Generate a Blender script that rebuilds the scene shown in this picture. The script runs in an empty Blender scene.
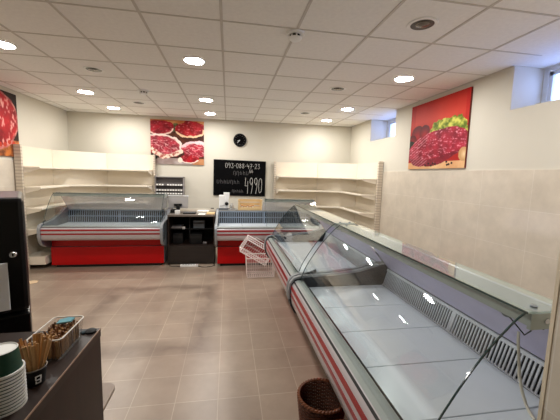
import bpy, bmesh, math, random
from mathutils import Vector, Matrix, noise
random.seed(7)
SC = bpy.context.scene
COL = SC.collection
PI = math.pi

# ------------------------------------------------------------------ colours and materials
def lin(c):
    r = []
    for v in c[:3]:
        v = v / 255.0
        r.append(v / 12.92 if v <= 0.04045 else ((v + 0.055) / 1.055) ** 2.4)
    return (r[0], r[1], r[2], 1.0)

def new_mat(name):
    m = bpy.data.materials.new(name)
    m.use_nodes = True
    nt = m.node_tree
    b = nt.nodes['Principled BSDF']
    return m, nt, b

def mat(name, rgb, rough=0.5, metal=0.0, var=0.06, scale=8.0, spec=0.5, bump=0.0, bscale=60.0):
    """plain procedural material: colour broken up by soft noise"""
    m, nt, b = new_mat(name)
    c = lin(rgb)
    tc = nt.nodes.new('ShaderNodeTexCoord')
    n = nt.nodes.new('ShaderNodeTexNoise'); n.inputs['Scale'].default_value = scale; n.inputs['Detail'].default_value = 4
    nt.links.new(tc.outputs['Object'], n.inputs['Vector'])
    r = nt.nodes.new('ShaderNodeValToRGB')
    r.color_ramp.elements[0].position = 0.3; r.color_ramp.elements[1].position = 0.7
    r.color_ramp.elements[0].color = tuple(max(0, v * (1 - var)) for v in c[:3]) + (1,)
    r.color_ramp.elements[1].color = tuple(min(1, v * (1 + var)) for v in c[:3]) + (1,)
    nt.links.new(n.outputs['Fac'], r.inputs['Fac'])
    nt.links.new(r.outputs['Color'], b.inputs['Base Color'])
    b.inputs['Roughness'].default_value = rough
    b.inputs['Metallic'].default_value = metal
    b.inputs['Specular IOR Level'].default_value = spec
    if bump:
        n2 = nt.nodes.new('ShaderNodeTexNoise'); n2.inputs['Scale'].default_value = bscale; n2.inputs['Detail'].default_value = 3
        nt.links.new(tc.outputs['Object'], n2.inputs['Vector'])
        bp = nt.nodes.new('ShaderNodeBump'); bp.inputs['Strength'].default_value = bump; bp.inputs['Distance'].default_value = 0.004
        nt.links.new(n2.outputs['Fac'], bp.inputs['Height'])
        nt.links.new(bp.outputs['Normal'], b.inputs['Normal'])
    return m

def tile_mat(name, base, base2, grout, w, h, mortar, rough, off=(0, 0), axes='xy', nscale=3.0, stain=0.0, spec=0.5, stain_rgb=(90, 70, 58), mott=(.84, 1.12)):
    m, nt, b = new_mat(name)
    L = nt.links
    tc = nt.nodes.new('ShaderNodeTexCoord')
    sx = nt.nodes.new('ShaderNodeSeparateXYZ'); L.new(tc.outputs['Object'], sx.inputs[0])
    cb = nt.nodes.new('ShaderNodeCombineXYZ')
    for k, a in enumerate(axes):
        ad = nt.nodes.new('ShaderNodeMath'); ad.operation = 'SUBTRACT'
        L.new(sx.outputs['xyz'.index(a)], ad.inputs[0]); ad.inputs[1].default_value = off[k]
        L.new(ad.outputs[0], cb.inputs[k])
    br = nt.nodes.new('ShaderNodeTexBrick')
    br.offset = 0.0; br.squash = 1.0
    br.inputs['Scale'].default_value = 1.0
    br.inputs['Brick Width'].default_value = w
    br.inputs['Row Height'].default_value = h
    br.inputs['Mortar Size'].default_value = mortar
    br.inputs['Mortar Smooth'].default_value = 0.3
    br.inputs['Bias'].default_value = 0.0
    br.inputs['Color1'].default_value = lin(base)
    br.inputs['Color2'].default_value = lin(base2)
    br.inputs['Mortar'].default_value = lin(grout)
    L.new(cb.outputs[0], br.inputs['Vector'])
    n = nt.nodes.new('ShaderNodeTexNoise'); n.inputs['Scale'].default_value = nscale; n.inputs['Detail'].default_value = 8; n.inputs['Roughness'].default_value = 0.65
    L.new(tc.outputs['Object'], n.inputs['Vector'])
    r = nt.nodes.new('ShaderNodeValToRGB')
    r.color_ramp.elements[0].position = 0.3; r.color_ramp.elements[0].color = (mott[0], mott[0], mott[0], 1)
    r.color_ramp.elements[1].position = 0.7; r.color_ramp.elements[1].color = (mott[1], mott[1], mott[1], 1)
    L.new(n.outputs['Fac'], r.inputs['Fac'])
    mx = nt.nodes.new('ShaderNodeMix'); mx.data_type = 'RGBA'; mx.blend_type = 'MULTIPLY'
    mx.inputs['Factor'].default_value = 1.0
    L.new(br.outputs['Color'], mx.inputs['A']); L.new(r.outputs['Color'], mx.inputs['B'])
    out = mx.outputs['Result']
    if stain:
        n3 = nt.nodes.new('ShaderNodeTexNoise'); n3.inputs['Scale'].default_value = 0.8; n3.inputs['Detail'].default_value = 5; n3.inputs['Distortion'].default_value = 0.6
        L.new(tc.outputs['Object'], n3.inputs['Vector'])
        r3 = nt.nodes.new('ShaderNodeValToRGB')
        r3.color_ramp.elements[0].position = 0.5; r3.color_ramp.elements[0].color = (0, 0, 0, 1)
        r3.color_ramp.elements[1].position = 0.62; r3.color_ramp.elements[1].color = (stain, stain, stain, 1)
        L.new(n3.outputs['Fac'], r3.inputs['Fac'])
        m3 = nt.nodes.new('ShaderNodeMix'); m3.data_type = 'RGBA'
        L.new(r3.outputs['Color'], m3.inputs['Factor']); L.new(out, m3.inputs['A'])
        m3.inputs['B'].default_value = lin(stain_rgb)
        out = m3.outputs['Result']
    L.new(out, b.inputs['Base Color'])
    b.inputs['Roughness'].default_value = rough
    b.inputs['Specular IOR Level'].default_value = spec
    bp = nt.nodes.new('ShaderNodeBump'); bp.inputs['Strength'].default_value = 0.25; bp.inputs['Distance'].default_value = 0.002; bp.invert = True
    L.new(br.outputs['Fac'], bp.inputs['Height']); L.new(bp.outputs['Normal'], b.inputs['Normal'])
    return m

def glass_mat(name, tint, ior=1.5, rough=0.0, body=None, body_fac=0.0):
    """clear sheet glass: see-through body with a Fresnel reflection"""
    m = bpy.data.materials.new(name); m.use_nodes = True
    nt = m.node_tree; nt.nodes.clear(); L = nt.links
    o = nt.nodes.new('ShaderNodeOutputMaterial')
    t = nt.nodes.new('ShaderNodeBsdfTransparent'); t.inputs['Color'].default_value = tint
    g = nt.nodes.new('ShaderNodeBsdfGlossy'); g.inputs['Roughness'].default_value = rough
    lw = nt.nodes.new('ShaderNodeLayerWeight'); lw.inputs['Blend'].default_value = 0.5
    pw = nt.nodes.new('ShaderNodeMath'); pw.operation = 'POWER'; pw.inputs[1].default_value = 5.0
    f = nt.nodes.new('ShaderNodeMath'); f.operation = 'MULTIPLY_ADD'
    f0 = ((ior - 1) / (ior + 1)) ** 2
    f.inputs[1].default_value = 1 - f0; f.inputs[2].default_value = f0
    L.new(lw.outputs['Facing'], pw.inputs[0]); L.new(pw.outputs[0], f.inputs[0])
    mx = nt.nodes.new('ShaderNodeMixShader')
    src = t.outputs[0]
    if body:
        d = nt.nodes.new('ShaderNodeBsdfDiffuse'); d.inputs['Color'].default_value = lin(body)
        mb = nt.nodes.new('ShaderNodeMixShader'); mb.inputs[0].default_value = body_fac
        L.new(t.outputs[0], mb.inputs[1]); L.new(d.outputs[0], mb.inputs[2]); src = mb.outputs[0]
    L.new(f.outputs[0], mx.inputs[0]); L.new(src, mx.inputs[1]); L.new(g.outputs[0], mx.inputs[2])
    L.new(mx.outputs[0], o.inputs[0])
    return m

def emit_mat(name, rgb, strength):
    m, nt, b = new_mat(name)
    b.inputs['Base Color'].default_value = lin(rgb)
    b.inputs['Emission Color'].default_value = lin(rgb)
    b.inputs['Emission Strength'].default_value = strength
    return m

def print_mat(name, rough=0.5):
    m, nt, b = new_mat(name)
    a = nt.nodes.new('ShaderNodeVertexColor'); a.layer_name = 'Col'
    nt.links.new(a.outputs['Color'], b.inputs['Base Color'])
    b.inputs['Roughness'].default_value = rough
    b.inputs['Specular IOR Level'].default_value = .2
    return m

def wood_mat(name, c1, c2, rough=0.45, axis='x', scale=14.0, spec=0.5):
    m, nt, b = new_mat(name); L = nt.links
    tc = nt.nodes.new('ShaderNodeTexCoord')
    mp = nt.nodes.new('ShaderNodeMapping')
    s = {'x': (0.06, 1, 1), 'y': (1, 0.06, 1), 'z': (1, 1, 0.06)}[axis]
    mp.inputs['Scale'].default_value = s
    L.new(tc.outputs['Object'], mp.inputs['Vector'])
    n = nt.nodes.new('ShaderNodeTexNoise'); n.inputs['Scale'].default_value = scale * 3; n.inputs['Detail'].default_value = 6
    L.new(mp.outputs[0], n.inputs['Vector'])
    r = nt.nodes.new('ShaderNodeValToRGB')
    r.color_ramp.elements[0].position = 0.3; r.color_ramp.elements[0].color = lin(c1)
    r.color_ramp.elements[1].position = 0.72; r.color_ramp.elements[1].color = lin(c2)
    L.new(n.outputs['Fac'], r.inputs['Fac']); L.new(r.outputs[0], b.inputs['Base Color'])
    b.inputs['Roughness'].default_value = rough
    b.inputs['Specular IOR Level'].default_value = spec
    return m

def slot_mat(name, rgb, dark, pitch=0.05):
    """perforated steel upright: rows of small dark slots along z"""
    m, nt, b = new_mat(name); L = nt.links
    tc = nt.nodes.new('ShaderNodeTexCoord')
    sx = nt.nodes.new('ShaderNodeSeparateXYZ'); L.new(tc.outputs['Object'], sx.inputs[0])
    d = nt.nodes.new('ShaderNodeMath'); d.operation = 'DIVIDE'; d.inputs[1].default_value = pitch
    L.new(sx.outputs['Z'], d.inputs[0])
    fr = nt.nodes.new('ShaderNodeMath'); fr.operation = 'FRACT'; L.new(d.outputs[0], fr.inputs[0])
    gt = nt.nodes.new('ShaderNodeMath'); gt.operation = 'GREATER_THAN'; gt.inputs[1].default_value = 0.62; L.new(fr.outputs[0], gt.inputs[0])
    mx = nt.nodes.new('ShaderNodeMix'); mx.data_type = 'RGBA'
    mx.inputs['A'].default_value = lin(rgb); mx.inputs['B'].default_value = lin(dark)
    L.new(gt.outputs[0], mx.inputs['Factor']); L.new(mx.outputs['Result'], b.inputs['Base Color'])
    b.inputs['Roughness'].default_value = 0.5
    return m

M = {}
M['paint'] = mat('wall paint', (216, 210, 195), 0.75, var=0.02, scale=2.0, spec=0.2)
M['ceil'] = mat('mineral ceiling tile', (236, 233, 228), 0.9, var=0.03, scale=30, spec=0.1, bump=0.3, bscale=160)
M['tbar'] = mat('ceiling grid bar', (200, 193, 184), 0.6, var=0.03, spec=0.3)
M['floor'] = tile_mat('brown floor tile', (160, 142, 125), (153, 136, 120), (180, 163, 144), 0.3, 0.3, 0.0035, 0.33, off=(0.2403 - 3, -0.3002 - 3), nscale=2.5, stain=0.3, stain_rgb=(112, 88, 74))
def floor_mark(m, cx, cy, hx, hy, width, rgb, fac):
    """grimy outline left on the tiles where a cabinet once stood"""
    nt = m.node_tree; L = nt.links; b = nt.nodes['Principled BSDF']
    src = b.inputs['Base Color'].links[0].from_socket
    tc = nt.nodes.new('ShaderNodeTexCoord'); n = nt.nodes.new('ShaderNodeTexNoise')
    n.inputs['Scale'].default_value = 3.0; n.inputs['Detail'].default_value = 6
    L.new(tc.outputs['Object'], n.inputs['Vector'])
    sx = nt.nodes.new('ShaderNodeSeparateXYZ'); L.new(tc.outputs['Object'], sx.inputs[0])
    def mth(op, a, c=None):
        q = nt.nodes.new('ShaderNodeMath'); q.operation = op
        for i, v in enumerate((a, c)):
            if v is None: continue
            if isinstance(v, (int, float)): q.inputs[i].default_value = v
            else: L.new(v, q.inputs[i])
        return q.outputs[0]
    dx = mth('SUBTRACT', mth('ABSOLUTE', mth('SUBTRACT', sx.outputs[0], cx)), hx)
    dy = mth('SUBTRACT', mth('ABSOLUTE', mth('SUBTRACT', sx.outputs[1], cy)), hy)
    d = mth('ABSOLUTE', mth('ADD', mth('MAXIMUM', dx, dy), mth('MULTIPLY', mth('SUBTRACT', n.outputs['Fac'], .5), .35)))
    k = mth('MAXIMUM', mth('SUBTRACT', 1.0, mth('DIVIDE', d, width)), 0.0)
    k = mth('MULTIPLY', mth('MULTIPLY', k, fac), mth('MINIMUM', mth('MULTIPLY', n.outputs['Fac'], 2.0), 1.0))
    mx = nt.nodes.new('ShaderNodeMix'); mx.data_type = 'RGBA'
    L.new(k, mx.inputs['Factor']); L.new(src, mx.inputs['A']); mx.inputs['B'].default_value = lin(rgb)
    L.new(mx.outputs['Result'], b.inputs['Base Color'])
floor_mark(M['floor'], -.87, 3.6, .62, .80, .17, (92, 74, 64), .6)
M['wtile'] = tile_mat('beige wall tile', (216, 205, 188), (213, 202, 185), (228, 219, 206), 0.6, 0.395, 0.0025, 0.09, off=(0.1, -0.23), axes='yz', nscale=5.0, mott=(.90, 1.07))
M['wtile_x'] = tile_mat('beige wall tile crosswise', (216, 205, 188), (213, 202, 185), (228, 219, 206), 0.6, 0.395, 0.0025, 0.09, off=(0.1, -0.23), axes='xz', nscale=5.0, mott=(.90, 1.07))
M['tiletrim'] = mat('tile edge trim', (228, 214, 190), 0.3)
M['frame'] = mat('white window frame', (222, 226, 232), 0.35)
M['pane'] = glass_mat('window pane', (0.95, 0.98, 1, 1))
M['cream'] = mat('cream shelf steel', (236, 226, 208), 0.45, var=0.025, scale=5)
M['creampanel'] = mat('cream back board', (232, 221, 202), 0.5, var=0.03, scale=3)
M['upright'] = slot_mat('perforated upright', (212, 200, 182), (188, 174, 157))
M['red'] = mat('red painted panel', (184, 1, 6), 0.4, spec=0.3, var=0.05, scale=3)
M['redstripe'] = mat('red trim stripe', (146, 14, 22), 0.3, var=0.05)
M['silver'] = mat('pale grey bumper', (184, 177, 179), 0.3, metal=0.15, var=0.03)
M['casegrey'] = mat('grey case body', (120, 124, 128), 0.45)
M['endgrey'] = mat('grey plastic end panel', (92, 98, 104), 0.4)
M['endblack'] = mat('charcoal plastic end panel', (44, 46, 49), 0.4)
M['endrim'] = mat('light grey end rim', (146, 150, 154), 0.35, metal=0.2)
M['louvre'] = mat('black louvre', (22, 24, 26), 0.5)
M['black'] = mat('black plinth', (14, 14, 15), 0.5)
M['deck'] = mat('blue grey enamelled tray', (220, 227, 234), 0.2, var=0.03, scale=4)
M['grille'] = mat('light grille slat', (214, 217, 224), 0.4)
M['grillerear'] = mat('grille slat', (128, 142, 158), 0.4)
M['grilleback'] = mat('black grille cavity', (18, 20, 24), 0.6)
M['lilac'] = mat('pale lilac rear panel', (214, 208, 236), 0.25, var=0.03)
M['alu'] = mat('brushed aluminium', (158, 166, 162), 0.35, metal=0.2)
M['steel'] = mat('steel worktop', (186, 184, 180), 0.3, metal=0.6)
M['glass'] = glass_mat('clear case glass', (0.985, 0.995, 0.992, 1))
M['topglass'] = glass_mat('greenish top glass', (0.86, 0.92, 0.90, 1), body=(214, 224, 218), body_fac=0.24)  # pale diffuse body paints in the white wall's reflection on the shelf
M['greyglass'] = glass_mat('grey sliding glass', (0.85, 0.84, 0.84, 1), body=(222, 217, 214), body_fac=0.32)
M['glassedge'] = mat('dark green glass edge', (34, 62, 62), 0.15, spec=0.8)
M['darkwood'] = wood_mat('dark brown laminate', (28, 16, 11), (42, 26, 19), 0.45, 'z', 10)
M['darktop'] = wood_mat('dark brown laminate top', (32, 22, 17), (46, 32, 26), 0.4, 'y', 10)
M['edgeband'] = mat('worn laminate edge', (150, 122, 102), 0.4)
M['taupe'] = mat('taupe board', (150, 132, 118), 0.4)
M['blackgloss'] = mat('black enamel', (8, 8, 9), 0.3, var=0.03, spec=0.35)
M['blackmat'] = mat('black plastic', (15, 15, 16), 0.55, spec=0.3)
M['chrome'] = mat('chrome', (215, 215, 215), 0.15, metal=1.0)
M['white'] = mat('white plastic', (236, 236, 234), 0.4, var=0.02)
M['paper'] = mat('white paper', (240, 238, 232), 0.7, var=0.02)
M['greencup'] = mat('green paper cup', (14, 62, 42), 0.5)
M['whitecup'] = mat('white paper cup rim', (232, 230, 224), 0.5)
M['stick'] = wood_mat('birch stirrer', (196, 150, 96), (222, 178, 122), 0.6, 'z', 12)
M['stick2'] = wood_mat('brown stirrer', (150, 104, 62), (184, 134, 86), 0.6, 'z', 12)
M['clear'] = glass_mat('clear plastic', (0.93, 0.93, 0.92, 1), ior=1.45, body=(230, 230, 225), body_fac=0.06)
M['clearrim'] = mat('frosted plastic rim', (214, 208, 198), 0.3)
M['teal'] = mat('teal paper', (96, 150, 160), 0.7)
M['wicker'] = mat('brown wicker', (84, 42, 22), 0.55, var=0.35, scale=60)
M['wickerrim'] = mat('light wicker rim', (112, 62, 34), 0.5, var=0.35, scale=60)
M['wickerdark'] = mat('dark wicker stake', (66, 32, 18), 0.6, var=0.3, scale=60)
M['wire'] = mat('white coated wire', (240, 226, 222), 0.35)
M['board'] = mat('chalkboard', (3, 3, 4), 0.7, var=0.2, scale=5, spec=0.08)
M['chalk'] = mat('white chalk', (205, 203, 198), 0.9, var=0.15, scale=90)
M['chalkfaint'] = mat('smudged chalk', (104, 102, 102), 0.9, var=0.3, scale=90)
M['boardframe'] = mat('black board frame', (10, 10, 10), 0.5, spec=0.2)
M['pine'] = wood_mat('pale pine', (205, 172, 120), (226, 196, 146), 0.55, 'x', 10)
M['tan'] = mat('tan cardboard', (196, 148, 96), 0.7)
M['rackgrey'] = mat('grey rack steel', (146, 140, 138), 0.5)
M['rackdark'] = mat('rack inner grey', (112, 106, 106), 0.6)
M['lampwhite'] = mat('white lamp rim', (232, 230, 226), 0.4)
M['lampdark'] = mat('dark lamp interior', (44, 38, 35), 0.35)
M['lampmid'] = mat('lamp reflector', (104, 98, 92), 0.25, metal=0.4)
M['glow'] = emit_mat('lamp diffuser', (252, 250, 246), 52.0)
M['print'] = print_mat('poster print')
M['canvas'] = mat('canvas edge', (120, 40, 30), 0.6)
M['cable'] = mat('cream hose', (206, 200, 184), 0.5)
M['blackcable'] = mat('black cable', (18, 18, 18), 0.5)

def vary(m, lo=.6, hi=1.15):
    nt = m.node_tree; L = nt.links; b = nt.nodes['Principled BSDF']; src = b.inputs['Base Color'].links[0].from_socket
    oi = nt.nodes.new('ShaderNodeObjectInfo'); mr = nt.nodes.new('ShaderNodeMapRange'); mr.inputs['To Min'].default_value = lo; mr.inputs['To Max'].default_value = hi
    L.new(oi.outputs['Random'], mr.inputs['Value'])
    mx = nt.nodes.new('ShaderNodeMix'); mx.data_type = 'RGBA'; mx.blend_type = 'MULTIPLY'; mx.inputs['Factor'].default_value = 1
    L.new(src, mx.inputs['A']); L.new(mr.outputs[0], mx.inputs['B']); L.new(mx.outputs['Result'], b.inputs['Base Color'])
vary(M['stick'], .7, 1.15); vary(M['stick2'])

# ------------------------------------------------------------------ mesh building
class MB:
    def __init__(s): s.v = []; s.f = []
    def add(s, vs, fs):
        o = len(s.v); s.v += [tuple(v) for v in vs]; s.f += [tuple(i + o for i in f) for f in fs]; return s
    def box(s, x0, x1, y0, y1, z0, z1):
        v = [(x0, y0, z0), (x1, y0, z0), (x1, y1, z0), (x0, y1, z0), (x0, y0, z1), (x1, y0, z1), (x1, y1, z1), (x0, y1, z1)]
        return s.add(v, [(3, 2, 1, 0), (4, 5, 6, 7), (0, 1, 5, 4), (1, 2, 6, 5), (2, 3, 7, 6), (3, 0, 4, 7)])
    def obox(s, mtx, sx, sy, sz):
        t = MB().box(-sx / 2, sx / 2, -sy / 2, sy / 2, -sz / 2, sz / 2)
        return s.add([mtx @ Vector(v) for v in t.v], t.f)
    def prism(s, prof, a0, a1, axis='x'):
        n = len(prof)
        def P(a, p):
            return (a, p[0], p[1]) if axis == 'x' else ((p[0], a, p[1]) if axis == 'y' else (p[0], p[1], a))
        v = [P(a0, p) for p in prof] + [P(a1, p) for p in prof]
        f = [tuple(range(n)), tuple(range(2 * n - 1, n - 1, -1))]
        for i in range(n):
            j = (i + 1) % n; f.append((i, i + n, j + n, j))
        return s.add(v, f)
    def sheet(s, line, t, a0, a1, axis='x'):
        return s.prism(line + [q for q in reversed(offset(line, t))], a0, a1, axis)
    def tube(s, pts, r, n=6, closed=False):
        pts = [Vector(p) for p in pts]; m = len(pts); rings = []
        for i, p in enumerate(pts):
            if closed: d = pts[(i + 1) % m] - pts[i - 1]
            else: d = pts[min(i + 1, m - 1)] - pts[max(i - 1, 0)]
            d.normalize()
            u = d.cross(Vector((0, 0, 1)))
            if u.length < 1e-3: u = d.cross(Vector((0, 1, 0)))
            u.normalize(); w = d.cross(u)
            rings.append([p + u * r * math.cos(2 * PI * k / n) + w * r * math.sin(2 * PI * k / n) for k in range(n)])
        v = [q for g in rings for q in g]; f = []
        for i in range(m if closed else m - 1):
            j = (i + 1) % m
            for k in range(n):
                l = (k + 1) % n; f.append((i * n + k, i * n + l, j * n + l, j * n + k))
        if not closed: f += [tuple(range(n - 1, -1, -1)), tuple((m - 1) * n + k for k in range(n))]
        return s.add(v, f)
    def lathe(s, prof, c=(0, 0, 0), n=32, axis='z'):
        v = []; f = []; m = len(prof)
        for k in range(n):
            a = 2 * PI * k / n
            for r, z in prof:
                if axis == 'z': v.append((c[0] + r * math.cos(a), c[1] + r * math.sin(a), c[2] + z))
                elif axis == 'y': v.append((c[0] + r * math.cos(a), c[1] + z, c[2] + r * math.sin(a)))
                else: v.append((c[0] + z, c[1] + r * math.cos(a), c[2] + r * math.sin(a)))
        for k in range(n):
            l = (k + 1) % n
            for i in range(m - 1): f.append((k * m + i, l * m + i, l * m + i + 1, k * m + i + 1))
        return s.add(v, f)
    def build(s, name, m, parent=None, bevel=0.0, smooth=False, fix=True):
        me = bpy.data.meshes.new(name)
        bm = bmesh.new()
        vs = [bm.verts.new(v) for v in s.v]
        for f in s.f:
            try: bm.faces.new([vs[i] for i in f])
            except ValueError: pass
        bmesh.ops.remove_doubles(bm, verts=bm.verts, dist=1e-6)
        if fix: bmesh.ops.recalc_face_normals(bm, faces=bm.faces)
        bm.to_mesh(me); bm.free()
        me.materials.append(m)
        if smooth:
            for p in me.polygons: p.use_smooth = True
            try: me.set_sharp_from_angle(angle=math.radians(40))
            except Exception: pass
        o = bpy.data.objects.new(name, me); COL.objects.link(o)
        if parent: o.parent = parent
        if bevel:
            b = o.modifiers.new('bevel', 'BEVEL'); b.width = bevel; b.segments = 2; b.limit_method = 'ANGLE'
        return o

def offset(line, t):
    out = []; n = len(line)
    for i in range(n):
        a = Vector(line[max(i - 1, 0)]); b = Vector(line[min(i + 1, n - 1)])
        d = (b - a).normalized(); out.append((line[i][0] - d.y * t, line[i][1] + d.x * t))
    return out

def tag(o, label, cat, group=None):
    o['label'] = label; o['category'] = cat
    if group: o['group'] = group
    return o

def thing(name, label, cat, loc=(0, 0, 0), rz=0.0, group=None):
    o = bpy.data.objects.new(name, None); COL.objects.link(o)
    o.empty_display_size = 0.1
    o.location = loc; o.rotation_euler = (0, 0, rz)
    return tag(o, label, cat, group)

def struct(o):
    o['kind'] = 'structure'; return o

def copy_thing(src, loc, rot=None, label=None):
    c = src.copy(); COL.objects.link(c); c.location = loc
    if rot is not None: c.rotation_euler = rot
    if label: c['label'] = label
    for ch in list(src.children):
        d = ch.copy(); COL.objects.link(d); d.parent = c
        for g in list(ch.children):
            e = g.copy(); COL.objects.link(e); e.parent = d
    return c

# ------------------------------------------------------------------ room shell
XL, XR, YB, YF, ZC = -3.25, 2.87, 7.08, -1.6, 2.80
TZ = 1.745
struct(MB().box(XL - .3, XR + .6, YF - .3, YB + .3, -.1, 0).build('floor', M['floor']))
struct(MB().box(XL - .3, XR + .6, YF - .3, YB + .3, ZC, ZC + .1).build('ceiling', M['ceil']))
struct(MB().box(XL - .3, XR + .6, YB, YB + .2, 0, ZC).build('wall_back', M['paint']))
struct(MB().box(XL - .3, XL, YF, YB, 0, ZC).build('wall_left', M['paint']))
struct(MB().box(XL - .3, XR + .6, YF - .2, YF, 0, ZC).build('wall_front', M['paint']))
WZ = 2.36
WIN = [(5.09, 6.04), (1.88, 2.84)]
wr = MB().box(XR, XR + .5, YF, YB, 0, WZ)
ys = [YF] + [v for w in sorted(WIN) for v in w] + [YB]
for i in range(0, len(ys), 2): wr.box(XR, XR + .5, ys[i], ys[i + 1], WZ, ZC)
struct(wr.build('wall_right', M['paint']))
struct(MB().box(XR - .008, XR, .73, YB, 0, TZ).build('trim_1', M['wtile']))
struct(MB().box(XL, XL + .008, YF, YB, 0, TZ).build('trim_2', M['wtile']))
struct(MB().box(.95, XR, .44, .715, 0, ZC).build('wall_near', M['wtile_x']))
struct(MB().box(.944, .95, .44, .715, 0, ZC).build('trim_3', M['wtile']))
struct(MB().box(.941, .954, .708, .719, 0, ZC).build('trim_4', M['tiletrim']))
g = MB()
j = -6
while -.0606 + .6 * j < XR:
    x = -.0606 + .6 * j
    if x > XL: g.box(x - .0105, x + .0105, YF, YB, ZC - .004, ZC + .005)
    j += 1
k = -7
while 2.568 + .6 * k < YB:
    y = 2.568 + .6 * k
    if y > YF: g.box(XL, XR, y - .0075, y + .0075, ZC - .0035, ZC + .005)
    k += 1
struct(g.build('trim_5', M['tbar']))
ang = MB().box(XL, XL + .022, YF, YB, ZC - .004, ZC).box(XR - .022, XR, YF, 1.88, ZC - .004, ZC).box(XR - .022, XR, 2.84, 5.09, ZC - .004, ZC).box(XR - .022, XR, 6.04, YB, ZC - .004, ZC).box(XL, XR, YB - .022, YB, ZC - .004, ZC)
struct(ang.build('trim_6', M['tbar']))
for i, (a, b) in enumerate(WIN):
    w = bpy.data.objects.new('window_%d' % (i + 1), None); COL.objects.link(w); w.location = (XR + .36, a, WZ); struct(w)
    W = b - a; Hh = ZC - WZ
    f = MB()
    f.box(0, .07, 0, .055, 0, Hh).box(0, .07, W - .055, W, 0, Hh).box(0, .07, .055, W - .055, 0, .055).box(0, .07, .055, W - .055, Hh - .055, Hh)
    f.box(0, .07, W / 2 - .03, W / 2 + .03, .055, Hh - .055)
    f.build('window_frame', M['frame'], w, bevel=.004)
    for (p, q) in ((.055, W / 2 - .03), (W / 2 + .03, W - .055)):
        s_ = MB().box(.012, .05, p, p + .035, .055, Hh - .055).box(.012, .05, q - .035, q, .055, Hh - .055).box(.012, .05, p, q, .055, .09).box(.012, .05, p, q, Hh - .09, Hh - .055)
        sash = s_.build('sash', M['frame'], w)
        MB().box(.028, .034, p + .035, q - .035, .09, Hh - .09).build('pane', M['pane'], sash)

# ------------------------------------------------------------------ ceiling fittings
def ceiling_lamp(x, y, label):
    t = thing('ceiling_light', label, 'ceiling light', (x, y, ZC), 0, 'lit round ceiling downlights')
    MB().lathe([(.098, -.001), (.098, -.014), (.104, -.016), (.114, -.010), (.118, -.001)]).build('trim_ring', M['lampwhite'], t, smooth=True)
    n = 32
    v = [(0, 0, -.012)] + [(.098 * math.cos(2 * PI * q / n), .098 * math.sin(2 * PI * q / n), -.012) for q in range(n)]
    MB().add(v, [(0, (q + 1) % n + 1, q + 1) for q in range(n)]).build('diffuser', M['glow'], t, fix=False)
LX = [-2.13, -.36, 2.03]; LY = [1.66, 3.48, 5.23, 6.38]
coln = ['left-hand', 'middle', 'right-hand']
for ix, x in enumerate(LX):
    for iy, y in enumerate(LY):
        if iy >= 1:
            where = ['nearest the camera', 'second from the back wall', 'nearest the back wall'][iy - 1]
            lab = 'lit round ceiling downlight in the %s row, %s' % (coln[ix], where)
        else:
            lab = 'lit round ceiling downlight in the %s row, %s' % (coln[ix], 'overhead at the picture edge')
        ceiling_lamp(x, y, lab)

def dark_spot(x, y, label):
    t = thing('recessed_spotlight', label, 'ceiling light', (x, y, ZC), 0, 'unlit recessed spotlights')
    MB().lathe([(.084, -.001), (.086, -.007), (.098, -.008), (.108, -.006), (.112, -.001)]).build('trim_ring', M['lampwhite'], t, smooth=True)
    MB().lathe([(.0, -.003), (.085, -.003), (.085, -.006), (.0, -.006)]).build('housing', M['lampdark'], t)
    MB().lathe([(.0, -.020), (.03, -.018), (.05, -.012), (.052, -.006), (.0, -.006)], c=(-.005, -.012, 0)).build('reflector', M['lampmid'], t, smooth=True)
for x, y, l in ((1.45, 2.28, 'large unlit recessed spotlight above the glass counters, nearest the camera'),
                (1.44, 4.10, 'unlit recessed spotlight in the right half of the ceiling, middle of three'),
                (1.42, 5.81, 'unlit recessed spotlight in the right half of the ceiling, nearest the back wall'),
                (-1.56, 4.08, 'unlit recessed spotlight in the left half of the ceiling, nearer the camera'),
                (-1.53, 5.81, 'unlit recessed spotlight in the left half of the ceiling, near the meat steaks poster')):
    dark_spot(x, y, l)
def detector(x, y, label):
    t = thing('smoke_detector', label, 'smoke detector', (x, y, ZC))
    t.scale = (1.3, 1.3, 1.2)
    MB().lathe([(0, -.018), (.055, -.018), (.060, -.012), (.060, -.001)]).build('base', M['white'], t, smooth=True)
    MB().lathe([(0, -.052), (.030, -.050), (.040, -.042), (.044, -.034), (0, -.034)]).build('sensor_cap', M['white'], t, smooth=True)
    MB().lathe([(0, -.034), (.036, -.034), (.036, -.018), (0, -.018)]).build('vent', M['black'], t)
    for q in range(8):
        a = 2 * PI * q / 8; fin = MB(); fin.obox(Matrix.Translation((.039 * math.cos(a), .039 * math.sin(a), -.026)) @ Matrix.Rotation(a, 4, 'Z'), .006, .008, .016)
        fin.build('fin', M['white'], t)
detector(.54, 2.64, 'round white smoke detector on the ceiling near the camera')
detector(-1.23, 4.93, 'small white smoke detector on the ceiling left of the middle lamps')

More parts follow.
